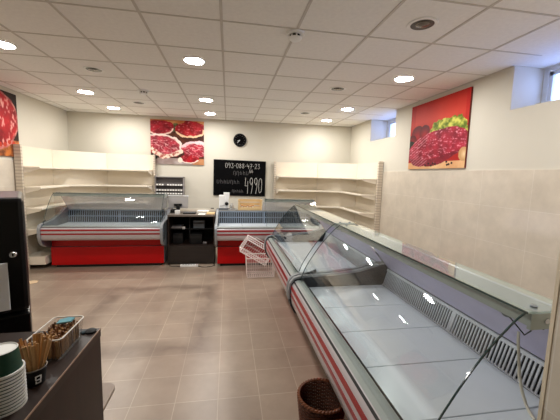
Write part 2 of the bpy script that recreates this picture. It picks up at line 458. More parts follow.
# ------------------------------------------------------------------ posters
def fbm(u, v, s, o=0.0): return noise.fractal(Vector((u * s + o, v * s - o, o * 1.7)), 1.0, 2.0, 4)
def mixc(a, b, t):
    t = max(0, min(1, t)); return tuple(a[i] * (1 - t) + b[i] * t for i in range(3))
def ell(u, v, cx, cy, rx, ry, ang=0.0):
    du, dv = u - cx, v - cy; c, s = math.cos(ang), math.sin(ang)
    a = (du * c + dv * s) / rx; b = (-du * s + dv * c) / ry
    return math.sqrt(a * a + b * b)
def steak(c, u, v, cx, cy, rx, ry, ang, meat, fat, seed, rim=(0, 1), marb=0.5, side=1.0, band=.80):
    w = 0.20 * fbm(u, v, 5, seed)
    d = ell(u, v, cx, cy, rx, ry, ang) + w
    if d < 1.0:
        # fat along one side of the slice
        du, dv = u - cx, v - cy
        ca, sa = math.cos(ang), math.sin(ang)
        lv = (-du * sa + dv * ca) / ry
        m = fbm(u * 1.0, v * 1.8, 22, seed + 3)
        col = mixc(meat, tuple(q * .66 for q in meat), .45 + .9 * fbm(u, v, 9, seed + 9))
        st = max(0, m - .16) * 1.8 * marb
        col = mixc(col, (238, 170, 170), min(.75, st))
        if d > band and lv * rim[1] * side > .1: col = mixc(col, fat, (d - band) / .06)
        return col
    return c
def streak(c, u, v, d):
    if d > 1: return c
    q = ((v - u * .45) * 9 + fbm(u, v, 4, 6) * 1.3) % 1
    return mixc(c, (240, 188, 184), .62) if q < .17 else (mixc(c, (120, 20, 34), .35) if q > .8 else c)
RIM = [(-.02, .62), (.10, .75), (.23, .84), (.40, .79), (.57, .70)]
def seg(u, v, a, b):
    du, dv = b[0] - a[0], b[1] - a[1]
    t = max(0, min(1, ((u - a[0]) * du + (v - a[1]) * dv) / (du * du + dv * dv)))
    return math.hypot(u - a[0] - t * du, v - a[1] - t * dv)
def art_steaks(u, v):
    c = mixc((214, 150, 96), (176, 104, 60), .5 + fbm(u * 1, v * 4, 4, 1))
    if v > .12: c = mixc((52, 26, 22), (96, 50, 34), .4 + fbm(u, v, 6, 4))
    if ell(u, v, .45, .16, .07, .10, .4) < 1: c = mixc((112, 116, 70), (60, 64, 40), .5 + fbm(u, v, 20, 2))
    if v > .86: c = mixc((186, 172, 168), (150, 130, 124), .5 + fbm(u, v, 5, 8))
    if v > .86 and u > .78: c = mixc((206, 150, 104), (180, 120, 80), .5 + fbm(u, v, 5, 8))
    if ell(u, v, .06, .84, .07, .06) < 1: c = (34, 34, 30)
    c = steak(c, u, v, .17, .18, .26, .16, -.05, (174, 30, 44), (240, 204, 190), 11)
    c = steak(c, u, v, .75, .20, .30, .19, -.12, (172, 28, 36), (236, 196, 158), 23)
    if ell(u, v, .42, .50, .08, .06) < 1: c = mixc((206, 96, 40), (150, 60, 30), .5 + fbm(u, v, 16, 4))
    c = streak(steak(c, u, v, .20, .56, .42, .24, .32, (192, 58, 74), (246, 222, 212), 47, marb=1.0, side=-9), u, v, ell(u, v, .20, .62, .36, .16, .32))
    c = steak(c, u, v, .84, .64, .28, .19, .06, (190, 48, 66), (238, 200, 202), 59, marb=1.0, side=-1, band=.62)
    if ell(u, v, .84, .66, .26, .17) < .95: c = streak(c, u, v * 1.3, .6)
    dd = min(seg(u, v, a, b) for a, b in zip(RIM, RIM[1:]))
    if dd < .045 + .02 * fbm(u, v, 9, 7): c = mixc((240, 216, 196), (170, 92, 80), fbm(u, v, 18, 2) * 2.2)
    c = steak(c, u, v, .72, .87, .19, .10, .05, (184, 26, 38), (246, 220, 208), 83)
    if ell(u, v, .545, .90, .045, .06) < 1: c = (240, 222, 204)
    return c
def art_roast(u, v):
    c = mixc((168, 30, 24), (204, 66, 48), (1 - abs(v - .28) * 3) * .9 + .2 * fbm(u, v, 3, 2) - (.35 if u < .1 else 0))
    if u > .95: c = mixc(c, (180, 24, 22), .6)
    if v > .90: c = mixc((232, 190, 140), (214, 160, 112), .5 + fbm(u, v, 5, 8))
    dl = ell(u, v, .70, .50, .36, .20, -.05) + .22 * fbm(u, v, 8, 5)
    if dl < 1: c = mixc((206, 204, 92), (92, 110, 26), .5 + 1.3 * fbm(u, v, 14, 6))
    for (a, b, r) in ((.16, .46, .13), (.30, .44, .10), (.05, .56, .10)):
        if ell(u, v, a, b, r, r * 1.05) < 1: c = mixc((170, 30, 38), (90, 14, 20), ell(u, v, a, b + .04, r, r) * .8)
    if ell(u, v, .03, .62, .09, .07) < 1: c = (40, 40, 28)
    d = ell(u, v, .50, .70, .54, .245, -.20) + .07 * fbm(u, v, 5, 12)
    if d < 1:
        m = fbm(u * 1.2, v * 2.2, 22, 21)
        c = mixc((176, 34, 56), (112, 16, 32), .45 + .9 * fbm(u, v, 6, 17))
        c = mixc(c, (236, 160, 172), max(0, m - .14) * 1.5)
        if v > .82 + .05 * math.sin(u * 5): c = mixc(c, (84, 12, 22), .5)
        if u < .38 and abs(((v + u * .62) * 22) % 1 - .5) < .14 and d > .55: c = mixc(c, (240, 180, 186), .55)
    if ell(u, v, .97, .82, .07, .09) < 1: c = mixc((236, 206, 160), (196, 150, 100), ell(u, v, .98, .82, .05, .07))
    for (a, b) in ((.36, .945), (.42, .925), (.50, .925), (.54, .935), (.73, .91), (.77, .945), (.81, .93), (.47, .955), (.74, .95)):
        if ell(u, v, a, b, .016, .016) < 1: c = (46, 30, 28)
    return c
def art_dark(u, v):
    c = mixc((26, 16, 14), (54, 30, 22), .4 + fbm(u, v, 5, 3))
    if v > .74: c = mixc((206, 122, 60), (120, 66, 40), .5 + 1.4 * fbm(u, v, 10, 9))
    d = ell(u, v, .62, .46, .36, .42, .25) + .08 * fbm(u, v, 4, 7)
    if d < 1:
        c = mixc((196, 34, 40), (128, 16, 24), .45 + .9 * fbm(u, v, 5, 5))
        c = mixc(c, (240, 170, 160), max(0, fbm(u * 2, v * .8, 11, 2) - .18) * 2.4)
    elif d < 1.08: c = mixc((216, 140, 130), (150, 60, 60), .5 + fbm(u, v, 9, 2))
    for q in range(9):
        if ell(u, v, .62 + .04 * q, .80 + .03 * math.sin(q * 2.3), .03, .035) < 1 and q % 2: c = (196, 60, 36)
    return c
def poster(name, label, art, W, Hh, mtx, nx, nz):
    """print lies in local x (right) / z (up), facing local -y"""
    t = thing(name, label, 'poster'); t.matrix_world = mtx
    MB().box(0, W, 0, .022, -Hh, 0).build('canvas', M['canvas'], t)
    me = bpy.data.meshes.new('print')
    v = []; f = []; cols = []
    for b in range(nz + 1):
        for a in range(nx + 1):
            u, w = a / nx, b / nz
            v.append((u * W, -.001, -w * Hh)); cols.append(lin(tuple(max(0, min(255, q)) for q in art(u, w))))
    for b in range(nz):
        for a in range(nx):
            p = b * (nx + 1) + a; f.append((p, p + nx + 1, p + nx + 2, p + 1))
    me.from_pydata(v, [], f); me.update()
    at = me.color_attributes.new('Col', 'FLOAT_COLOR', 'POINT')
    for i, c in enumerate(cols): at.data[i].color = c
    me.materials.append(M['print'])
    o = bpy.data.objects.new('print', me); COL.objects.link(o); o.parent = t
    return t
poster('meat_poster', 'unframed poster of raw pink steaks on the cream back wall', art_steaks, 1.11, .94,
       Matrix.Translation((-1.64, YB - .0235, 2.735)), 150, 126)
poster('meat_poster', 'canvas poster of a red roast with green lettuce on the right wall', art_roast, 1.20, .96,
       Matrix.Translation((XR - .0235, 4.57, 2.735)) @ Matrix.Rotation(-PI / 2, 4, 'Z'), 170, 136)
poster('meat_poster', 'dark-backed poster of red meat on the left wall, cut off by the picture edge', art_dark, 1.20, .94,
       Matrix.Translation((XL + .0235, 4.30, 2.735)) @ Matrix.Rotation(PI / 2, 4, 'Z'), 150, 118)

# ------------------------------------------------------------------ chalkboard and clock
DIG = {
 '0': [[(.5, .98), (.15, .85), (.08, .5), (.15, .12), (.45, 0), (.8, .12), (.88, .5), (.8, .88), (.5, .98)]],
 '2': [[(.12, .8), (.3, .98), (.7, .96), (.85, .72), (.5, .35), (.1, .02), (.9, .02)]],
 '3': [[(.12, .95), (.8, .95), (.45, .58), (.85, .4), (.75, .08), (.4, 0), (.1, .12)]],
 '4': [[(.2, .98), (.1, .45), (.85, .45)], [(.78, .75), (.74, -.05)]],
 '7': [[(.1, .95), (.88, .95), (.4, 0)], [(.25, .5), (.8, .5)]],
 '8': [[(.5, .52), (.15, .75), (.5, .98), (.85, .75), (.5, .52), (.1, .25), (.5, 0), (.9, .25), (.5, .52)]],
 '9': [[(.82, .72), (.5, .52), (.15, .7), (.2, .92), (.55, 1.0), (.82, .85), (.8, .4), (.5, -.05)]],
 '-': [[(.15, .48), (.8, .5)]],
}
def ribbon(mb, pts, w):
    for a, b in zip(pts, pts[1:]):
        d = Vector((b[0] - a[0], b[1] - a[1]))
        L = d.length
        if L < 1e-5: continue
        an = math.atan2(d.y, d.x)
        mb.obox(Matrix.Translation(((a[0] + b[0]) / 2, -.0012, (a[1] + b[1]) / 2)) @ Matrix.Rotation(-an, 4, 'Y'), L + w * .6, .0012, w)
cb = thing('chalkboard', 'black chalkboard with chalked price and phone number on the back wall', 'chalkboard', (-.32, YB - .02, 1.935))
cb.rotation_euler = (0, math.radians(.6), 0)
BW, BH = 1.17, .80
MB().box(.015, BW - .015, 0, .018, -BH + .015, -.015).build('board', M['board'], cb)
MB().box(0, BW, -.004, .02, -.015, 0).box(0, BW, -.004, .02, -BH, -BH + .015).box(0, .015, -.004, .02, -BH, 0).box(BW - .015, BW, -.004, .02, -BH, 0).build('frame', M['boardframe'], cb)
def write(text, x0, z0, cw, ch, gap, w):
    mb = MB(); x = x0
    for c in text:
        if c == '-': ww = cw * .6
        else: ww = cw
        for st in DIG[c]: ribbon(mb, [(x + p[0] * ww, z0 + p[1] * ch) for p in st], w)
        x += ww + gap
    return mb
def scribble(x0, x1, z0, h, n, w, seed):
    rd = random.Random(seed); mb = MB(); dx = (x1 - x0) / n
    for i in range(n):
        x = x0 + i * dx; kind = rd.randrange(4)
        if kind == 0: st = [(0, 1), (.05, .1), (.35, 0), (.6, .2), (.6, .9)]
        elif kind == 1: st = [(0, 0), (.05, .8), (.35, 1), (.6, .75), (.6, -.25)]
        elif kind == 2: st = [(.3, 1), (.05, .7), (.1, .2), (.4, 0), (.65, .4), (.4, .6), (.1, .5)]
        else: st = [(.1, 0), (.1, 1.1), (.15, .6), (.5, .7), (.6, .3), (.6, 0)]
        ribbon(mb, [(x + p[0] * dx, z0 + p[1] * h) for p in st], w)
    return mb
write('093-088-47-23', .255, -.175, .055, .105, .011, .0060).build('chalk_writing', M['chalk'], cb)
scribble(.44, .80, -.325, .085, 5, .006, 3).build('chalk_writing', M['chalkfaint'], cb)
scribble(.80, .89, -.275, .08, 2, .006, 5).build('chalk_writing', M['chalk'], cb)
scribble(.08, .60, -.53, .085, 7, .006, 10).build('chalk_writing', M['chalkfaint'], cb)
scribble(.42, .68, -.725, .065, 5, .006, 21).build('chalk_writing', M['chalkfaint'], cb)
write('4990', .70, -.725, .088, .345, .016, .0080).build('chalk_writing', M['chalk'], cb)

ck = thing('wall_clock', 'round black wall clock above the chalkboard', 'clock', (.255, YB - .0, 2.375))
MB().lathe([(0, -.001), (.145, -.001), (.147, -.02), (.14, -.036), (.122, -.036), (.120, -.022), (0, -.022)], axis='y', n=40).build('case', M['boardframe'], ck, smooth=True)
MB().lathe([(0, -.0225), (.119, -.0225), (.119, -.0235), (0, -.0235)], axis='y', n=40).build('dial', M['board'], ck)
for q in range(12):
    a = q * PI / 6
    tk = MB(); tk.obox(Matrix.Translation((.1 * math.sin(a), -.024, .1 * math.cos(a))) @ Matrix.Rotation(a, 4, 'Y'), .004, .001, .018)
    tk.build('hour_mark', M['rackgrey'], ck)
for an, L, w in ((4.3, .055, .010), (3.9, .085, .007)):
    MB().obox(Matrix.Rotation(an, 4, 'Y') @ Matrix.Translation((0, -.026, L / 2)), w, .0015, L).build('hand', M['white'], ck)

# ------------------------------------------------------------------ gondola shelving
def bay(label, panel, polys, zs, ztop, deckz, uprights, grp, brackets):
    t = thing('shelving_unit', label, 'shelving', (0, 0, 0), 0, grp)
    c = Vector((sum(p[0] for p in panel) / len(panel), sum(p[1] for p in panel) / len(panel), 0)); t.location = c
    off = lambda P: [(p[0] - c.x, p[1] - c.y) for p in P]
    MB().prism(off(panel), deckz[0], ztop, 'z').build('back_panel', M['creampanel'], t)
    for z in zs:
        s_ = MB().prism(off(polys), z - .028, z, 'z').build('shelf', M['cream'], t, bevel=.003)
    MB().prism(off(polys), deckz[0], deckz[1], 'z').build('base_deck', M['cream'], t, bevel=.003)
    for (x0, x1, y0, y1) in uprights:
        MB().box(x0 - c.x, x1 - c.x, y0 - c.y, y1 - c.y, 0, ztop + .01).build('upright', M['upright'], t)
    for (p, q) in brackets:     # tapered bracket plate from back point p to front point q
        p = Vector(p) - c.xy; q = Vector(q) - c.xy
        d = (q - p).normalized(); nrm = Vector((-d.y, d.x)) * .003
        for z in zs:
            v = []
            for sgn in (-1, 1):
                for (pt, zz) in ((p, z - .03), (q, z - .03), (q, z - .045), (p, z - .12)):
                    v.append((pt.x + sgn * nrm.x, pt.y + sgn * nrm.y, zz))
            MB().add(v, [(0, 1, 2, 3), (7, 6, 5, 4), (0, 4, 5, 1), (1, 5, 6, 2), (2, 6, 7, 3), (3, 7, 4, 0)]).build('bracket', M['cream'], t)
zl = [1.655, 1.335, 1.0, .66]
bay('cream shelving unit along the left wall beside the black machine', [(-3.222, 5.40), (-3.2, 5.40), (-3.2, 6.345), (-3.222, 6.345)],
    [(-3.2, 5.40), (-2.905, 5.40), (-2.905, 6.345), (-3.2, 6.345)], zl, 1.975, (.08, .215), [(-3.222, -3.13, 5.355, 5.395)], 'cream shelving in the left corner', [((-3.195, 5.41), (-2.93, 5.41))])
bay('cream corner shelving unit set diagonally in the left back corner', [(-3.2, 6.35), (-2.505, 7.0), (-2.505, 7.035), (-3.225, 6.37)],
    [(-3.2, 6.35), (-2.905, 6.35), (-2.505, 6.62), (-2.505, 7.0)], zl, 1.975, (.08, .215), [], 'cream shelving in the left corner', [])
bay('cream shelving unit on the back wall below the steaks poster', [(-2.5, 7.0), (-1.58, 7.0), (-1.58, 7.035), (-2.5, 7.035)],
    [(-2.5, 7.0), (-2.5, 6.62), (-1.60, 6.62), (-1.60, 7.0)], zl, 1.975, (.08, .215), [(-1.575, -1.545, 6.96, 7.04)], 'cream shelving in the left corner', [((-1.605, 6.99), (-1.605, 6.66))])
zr = [1.605, 1.30, .95, .62]
bay('cream shelving unit on the back wall beside the chalkboard', [(1.08, 7.0), (2.06, 7.0), (2.06, 7.035), (1.08, 7.035)],
    [(1.08, 7.0), (1.08, 6.62), (2.06, 6.62), (2.06, 7.0)], zr, 1.92, (.08, .215), [(1.035, 1.075, 6.96, 7.04)], 'cream shelving in the right corner', [((1.09, 6.99), (1.09, 6.66))])
bay('cream corner shelving unit set diagonally in the right back corner', [(2.065, 7.0), (2.82, 6.5), (2.845, 6.52), (2.065, 7.035)],
    [(2.065, 7.0), (2.065, 6.62), (2.45, 6.5), (2.82, 6.5)], zr, 1.92, (.08, .215), [], 'cream shelving in the right corner', [])
bay('cream shelving unit along the right wall behind the glass counters', [(2.82, 6.495), (2.82, 5.46), (2.845, 5.46), (2.845, 6.495)],
    [(2.82, 6.495), (2.45, 6.495), (2.45, 5.46), (2.82, 5.46)], zr, 1.92, (.08, .215), [(2.77, 2.855, 5.40, 5.455)], 'cream shelving in the right corner', [((2.815, 5.47), (2.50, 5.47))])

# ------------------------------------------------------------------ refrigerated glass counters
def display_case(label, L, zt, loc, rz, trays, rear, gz=.90, door=(0.0, 1.0), can0=0.0, ends=(True, True), end_glass=(True, True), wall_side=False):
    t = thing('refrigerated_counter', label, 'display counter', loc, rz, 'red and grey refrigerated counters')
    MB().box(.05, L - .05, .31, 1.0, 0, .05).build('plinth', M['black'], t)
    MB().prism([(.29, .05), (1.10, .05), (1.10, .895), (.905, min(.895, gz)), (.905, gz - .02), (.858, .655), (.13, .655), (.12, .53), (.31, .525), (.31, .36), (.29, .352)], 0, L).build('body', M['casegrey'], t)
    MB().box(.0, L, .27, .288, .05, .352).build('front_panel', M['red'], t, bevel=.004)
    MB().prism([(.30, .352), (.306, .352), (.306, .518), (.10, .522), (.085, .508), (.30, .508)], .005, L - .005).build('lower_panel', M['red'], t)
    bp = MB().prism([(.090, .507), (.045, .511), (.022, .532), (.014, .575), (.012, .652), (.020, .696), (.042, .728), (.07, .737), (.112, .733), (.118, .70), (.118, .525)], .0, L).build('bumper', M['silver'], t, smooth=True)
    MB().sheet([(.047, .7295), (.07, .7375), (.114, .7335)], .003, .002, L - .002).build('glass_channel', M['alu'], bp)
    MB().prism([(.0095, .604), (.009, .628), (.016, .628), (.016, .604)], .002, L - .002).build('red_stripe', M['redstripe'], bp)
    MB().sheet([(.034, .7180), (.0425, .7285)], .002, .002, L - .002).build('seal_strip', M['black'], bp)
    MB().sheet([(.0135, .664), (.0190, .691)], .004, .002, L - .002).build('red_stripe', M['redstripe'], bp)
    MB().prism([(.119, .736), (.126, .736), (.134, .682), (.119, .682)], .0, L).build('front_gutter', M['louvre'], t)
    n = len(trays) - 1
    for a, b in zip(trays, trays[1:]):
        MB().box(a + .002, b - .002, .136, .846, .659, .676).build('deck_tray', M['deck'], t, bevel=.003)
    # rear air grille: dark cavity with upright slats
    MB().prism([(.852, .678), (.893, gz - .003), (.900, gz - .003), (.860, .665)], .0, L).build('grille_cavity', M['grilleback'], t)
    gs = MB(); k = int(L / (.0215 if wall_side else .036))
    for i in range(k):
        x = .012 + i * (L - .024) / k
        gs.prism([(.846, .682), (.852, .682), (.890, gz - .01), (.884, gz - .01)], x, x + (.0095 if wall_side else .012))
    gs.prism([(.844, .678), (.853, .678), (.854, .683), (.845, .683)], 0, L).prism([(.882, gz - .012), (.892, gz - .012), (.895, gz + .005), (.885, gz + .005)], 0, L)
    if not wall_side: gs.prism([(.862, .782), (.868, .782), (.871, .797), (.865, .797)], 0, L)
    gs.box(L / 2 - .012, L / 2 + .012, .845, .853, .68, .70)
    gs.prism([(.844, .682), (.852, .682), (.890, gz - .008), (.882, gz - .008)], L / 2 - .014, L / 2 + .014)
    gs.build('air_grille', M['grille'] if wall_side else M['grillerear'], t)
    MB().prism([(.893, gz + .012), (.903, gz + .016), (.612, zt - .022), (.602, zt - .026)], L * door[0], L * door[1]).build('rear_panel', rear, t)
    MB().box(.0, L, .925, 1.13, .896, .922).build('worktop', M['steel'], t, bevel=.003)
    # glass
    curve = [(.415, zt - .004), (.375, zt - .034), (.30, zt - .112), (.235, zt - .195), (.18, zt - .278), (.13, zt - .362), (.098, zt - .44), (.085, .745)]
    fine = []
    for i in range(len(curve) - 1):
        for q in range(4):
            p0 = curve[max(i - 1, 0)]; p1 = curve[i]; p2 = curve[i + 1]; p3 = curve[min(i + 2, len(curve) - 1)]
            s = q / 4
            fine.append(tuple(.5 * (2 * p1[d] + (p2[d] - p0[d]) * s + (2 * p0[d] - 5 * p1[d] + 4 * p2[d] - p3[d]) * s * s + (3 * p1[d] - p0[d] - 3 * p2[d] + p3[d]) * s ** 3) for d in (0, 1)))
    fine.append(curve[-1])
    c0 = L * can0
    fg = MB().sheet(fine, .005, c0 + .012, L - .012).build('front_glass', M['glass'], t, smooth=True)
    for e0 in (c0 + .006, L - .012): MB().sheet(fine, .0052, e0 + .001, e0 + .005).build('glass_edge', M['glassedge'], fg)
    tg = MB().box(c0, L, .415, .60, zt - .007, zt).build('top_glass', M['topglass'], t)
    MB().box(c0, L, .411, .4148, zt - .007, zt).build('glass_edge', M['glassedge'], tg)
    MB().box(c0 + .012, L - .012, .430, .456, zt - .052, zt - .008).build('hinge_rail', M['alu'], t)
    for x0 in (c0, L - .012):
        br = MB().box(x0, x0 + .012, .43, .60, zt - .062, zt - .008).build('shelf_bracket', M['alu'], t)
        sx = x0 - .003 if x0 == c0 else x0 + .012
        MB().lathe([(0, 0), (.009, 0), (.009, .003), (0, .003)], c=(sx, .49, zt - .035), axis='x', n=12).build('screw', M['chrome'], br)
    for xx in (c0 + .03, L - .03):
        for yy in (.47, .56):
            MB().lathe([(0, 0), (.010, 0), (.010, .005), (0, .006)], c=(xx, yy, zt), n=14).build('bolt', M['endgrey'], tg)
    for k, side in enumerate((0, L)):
        if end_glass[k]:
            x0 = .001 if k == 0 else L - .005
            poly = [p for p in fine[2:]] + [(.14, .765), (.50, .78 + (gz - .815) * .3), (.86, gz + .04), (.60, zt - .06), (.46, zt - .06)]
            MB().prism(poly, x0, x0 + .004).build('end_glass', M['glass'], t)
        if ends[k]:
            x0, x1 = (-.036, 0) if k == 0 else (L, L + .036)
            q1 = gz - .815
            prof = [(.30, .34), (.15, .39), (.05, .445), (.012, .51), (-.005, .575), (-.008, .645), (.002, .71), (.035, .755), (.09, .772), (.16, .775), (.40, .785 + q1 * .18), (.62, .81 + q1 * .68), (.80, gz + .045), (.93, gz + .055), (1.10, .94), (1.10, .36)]
            ep = MB().prism(prof, x0, x1).build('end_panel', M['endblack'] if wall_side else M['endgrey'], t, bevel=.006)
            rl = ([] if wall_side else [(.15, .39), (.05, .445), (.012, .51)]) + [(-.005, .575), (-.008, .645), (.002, .71), (.035, .755), (.09, .772), (.16, .775), (.40, .785 + q1 * .18), (.62, .81 + q1 * .68), (.80, gz + .045)]
            inn = offset(rl, -.012)
            out_ = offset(rl, .004)
            MB().prism(out_ + inn[::-1], x0 - .002, x1 + .002).build('end_rim', M['endrim'], ep, smooth=False)
            lv = MB()
            xs = (x0 - .004, x0 - .0005) if k == 0 else (x1 + .0005, x1 + .004)
            for q in range(7):
                z = .47 + q * .045
                lv.prism([(.06 + .006 * q, z), (.24, z + .05), (.24, z + .075), (.06 + .006 * q, z + .022)], xs[0], xs[1])
            lv.build('louvre', M['louvre'], ep)
    return t
def seq(L, n): return [i * L / n for i in range(n + 1)]
display_case('red and grey glass counter against the left shelving', 1.76, 1.235, (-2.85, 5.20, 0), 0, seq(1.76, 4), M['greyglass'])
display_case('red and grey glass counter below the chalkboard, right of the checkout', 1.76, 1.185, (-.175, 5.08, 0), 0, seq(1.76, 4), M['greyglass'], door=(.47, 1.0), can0=.47, end_glass=(False, True))
display_case('far glass counter of the pair along the right wall', 1.68, 1.22, (.525, 4.25, 0), -PI / 2, seq(1.68, 4), M['lilac'], wall_side=True, gz=.815)
near = display_case('nearest and largest glass counter, in the right foreground', 1.69, 1.22, (.525, 2.475, 0), -PI / 2,
                    [0, .42, .77, 1.12, 1.47, 1.69], M['lilac'], end_glass=(True, False), wall_side=True, gz=.815)
def on_rear(s):   # point of the sloping rear panel, s = 0 low to 1 high (case coordinates)
    return (.893 + (.602 - .893) * s, .827 + (1.22 - .026 - .827) * s)
gm = MB(); p = on_rear(.61)
gm.lathe([(0, -.012), (.016, -.012), (.026, -.008), (.028, 0), (0, 0)], c=(1.345, p[0] - .002, p[1]), axis='y', n=18)
gm.build('cable_grommet', M['endgrey'], near, smooth=True)
MB().tube([(1.345, p[0] - .014, p[1]), (1.40, p[0] - .04, p[1] - .005), (1.46, p[0] - .03, p[1] - .05), (1.50, p[0] - .05, p[1] - .01), (1.56, .58, 1.12), (1.675, .50, 1.150)], .003).build('cable', M['blackcable'], near)
hose = [(1.375, .755, .965), (1.395, .735, .93), (1.415, .725, .87), (1.43, .72, .80), (1.45, .72, .74), (1.475, .72, .695), (1.50, .71, .684), (1.54, .69, .684)]
MB().tube(hose, .006, 8).build('hose', M['cable'], near, smooth=True)

# ------------------------------------------------------------------ checkout counter
cc = thing('checkout_counter', 'dark brown checkout counter with an open front between the red counters', 'counter', (-1.03, 5.50, 0))
CW = .80
MB().box(0, CW, 0, .62, .86, .89).build('worktop', mat('checkout laminate top', (108, 98, 90), .35), cc, bevel=.003)
MB().box(0, .022, .01, .60, 0, .86).build('side_panel', M['darkwood'], cc)
MB().box(CW - .022, CW, .01, .60, 0, .86).build('side_panel', M['darkwood'], cc)
MB().box(.022, CW - .022, .02, .04, .02, .335).build('front_panel', wood_mat('near black laminate', (34, 28, 26), (46, 38, 35), .4, 'x'), cc)
MB().box(.022, CW - .022, .58, .60, .02, .86).build('back_panel', M['blackmat'], cc)
MB().box(.022, CW - .022, .04, .58, .33, .35).build('shelf', M['darkwood'], cc)
MB().box(.022, CW - .022, .20, .58, .60, .618).build('shelf', M['blackmat'], cc)
MB().box(.34, .358, .20, .58, .35, .86).build('divider', M['blackmat'], cc)
MB().box(.0, CW, .60, .62, .89, .935).build('back_rail', M['cream'], cc)

def small_box(name, label, cat, x0, x1, y0, y1, z0, z1, m, extra=None, group=None, bevel=.004):
    t = thing(name, label, cat, ((x0 + x1) / 2, (y0 + y1) / 2, z0), 0, group)
    MB().box((x0 - x1) / 2, (x1 - x0) / 2, (y0 - y1) / 2, (y1 - y0) / 2, 0, z1 - z0).build('casing', m, t, bevel=bevel)
    if extra: extra(t, x1 - x0, y1 - y0, z1 - z0)
    return t
def ex_socket(t, w, d, h):
    for q in (-1, 1): MB().lathe([(0, -.001), (.008, -.001), (.008, -.003), (0, -.003)], c=(q * w * .22, -d / 2, h / 2), axis='y', n=12).build('socket', M['blackmat'], t)
small_box('power_adapter', 'small white adapter in the middle of the open checkout recess', 'adapter', -.80, -.755, 5.62, 5.66, .618, .66, M['white'], ex_socket)
small_box('power_adapter', 'small pale adapter low on the right inside the checkout recess', 'adapter', -.44, -.37, 5.60, 5.64, .35, .385, M['rackgrey'], ex_socket)
def ex_lid(t, w, d, h): MB().box(-w / 2, w / 2, -d / 2 - .002, -d / 2, h * .55, h * .8).build('slot', M['black'], t)
small_box('receipt_printer', 'dark grey receipt printer in the right of the checkout recess', 'printer', -.62, -.42, 5.72, 5.98, .618, .76, M['endgrey'], ex_lid)
small_box('router_box', 'flat grey box on the left of the checkout recess', 'box', -1.0, -.82, 5.71, 5.95, .618, .655, M['rackgrey'], ex_lid)
small_box('battery_unit', 'black battery unit low on the left inside the checkout recess', 'box', -.97, -.80, 5.66, 5.95, .35, .53, M['blackmat'], ex_lid)
small_box('computer_case', 'black computer case low in the middle of the checkout recess', 'computer', -.66, -.46, 5.62, 6.02, .35, .53, M['blackmat'], ex_lid)

mo = thing('monitor', 'pale grey square monitor with its back turned, on the checkout', 'monitor', (-.905, 5.88, .89))
MB().box(-.175, .175, .0, .035, .075, .305).build('housing', mat('monitor back', (176, 172, 170), .4), mo, bevel=.012)
MB().box(-.185, .185, -.006, .012, .295, .312).build('top_edge', M['white'], mo, bevel=.004)
MB().box(-.07, .07, -.035, 0, .12, .16).box(-.03, .03, -.05, -.01, .03, .14).box(-.03, .03, -.02, .02, .05, .09).build('bracket', M['blackmat'], mo, bevel=.004)
MB().box(-.12, -.02, -.10, .06, 0, .06).build('base', M['blackmat'], mo, bevel=.006)
small_box('card_terminal', 'small white card terminal in front of the monitor', 'card terminal', -.925, -.85, 5.62, 5.72, .89, .955, M['white'], lambda t, w, d, h: MB().box(-w * .35, w * .35, -d * .3, d * .3, h, h + .004).build('keypad', M['rackgrey'], t))
kb = thing('keyboard', 'black keyboard lying on the checkout worktop', 'keyboard', (-.68, 5.70, .89))
MB().box(-.11, .11, -.06, .06, 0, .02).build('casing', M['blackmat'], kb, bevel=.003)
ks = MB()
for i in range(10):
    for j in range(4): ks.box(-.10 + i * .0205, -.10 + i * .0205 + .016, -.05 + j * .026, -.05 + j * .026 + .02, .02, .026)
ks.build('keys', M['endgrey'], kb)
MB().tube([(-.11, 5.76 - 5.7 + .0, .01), (-.2, .1, .006), (-.24, .16, .006)], .003).build('cable', M['blackcable'], kb)
small_box('paper_stack', 'stack of white papers on the checkout worktop', 'paper', -.56, -.36, 5.76, 5.98, .89, .925, M['paper'], lambda t, w, d, h: MB().box(-w * .5 + .01, w * .5 + .004, -d * .5 - .006, d * .5 - .01, h, h + .002).build('top_sheet', M['paper'], t), bevel=.002)
tag(MB().box(-.52, -.40, 5.54, 5.70, .8905, .894).build('paper_sheet', M['paper']), 'loose white paper sheet at the front of the checkout worktop', 'paper')
tag(MB().box(-.38, -.235, 5.56, 5.80, .8905, .912).build('wooden_board', M['pine'], bevel=.003), 'small wooden board at the right end of the checkout worktop', 'board')
small_box('remote_control', 'small black remote on the cream back rail of the checkout', 'remote', -.33, -.27, 6.098, 6.122, .935, .95, M['blackmat'], lambda t, w, d, h: MB().box(-w * .3, w * .3, -d * .3, d * .3, h, h + .002).build('buttons', M['endgrey'], t), bevel=.002)

# grey dispenser rack on the wall behind the checkout
rk = thing('dispenser_rack', 'grey wall rack with rows of white tags behind the checkout', 'rack', (-1.545, 6.93, 1.10))
RW, RH, RD = .60, .425, .145
MB().box(0, RW, RD - .012, RD, 0, RH).build('back_plate', M['rackdark'], rk)
MB().box(0, .018, 0, RD, 0, RH).box(RW - .018, RW, 0, RD, 0, RH).box(0, RW, 0, RD, RH - .015, RH).box(0, RW, 0, RD, 0, .012).build('frame', M['rackgrey'], rk)
for z in (.055, .13, .245):
    sh = MB().box(.018, RW - .018, .01, RD - .012, z, z + .012).build('shelf', M['rackgrey'], rk)
    rl = MB().box(.018, RW - .018, .0, .008, z - .012, z + .03).build('rail', M['rackdark'], rk)
    for q in range(10):
        if z > .2 and q == 3: continue
        MB().box(.032 + q * .055, .032 + q * .055 + .038, -.003, -.0005, z - .008, z + .024).build('tag', M['paper'], rl)

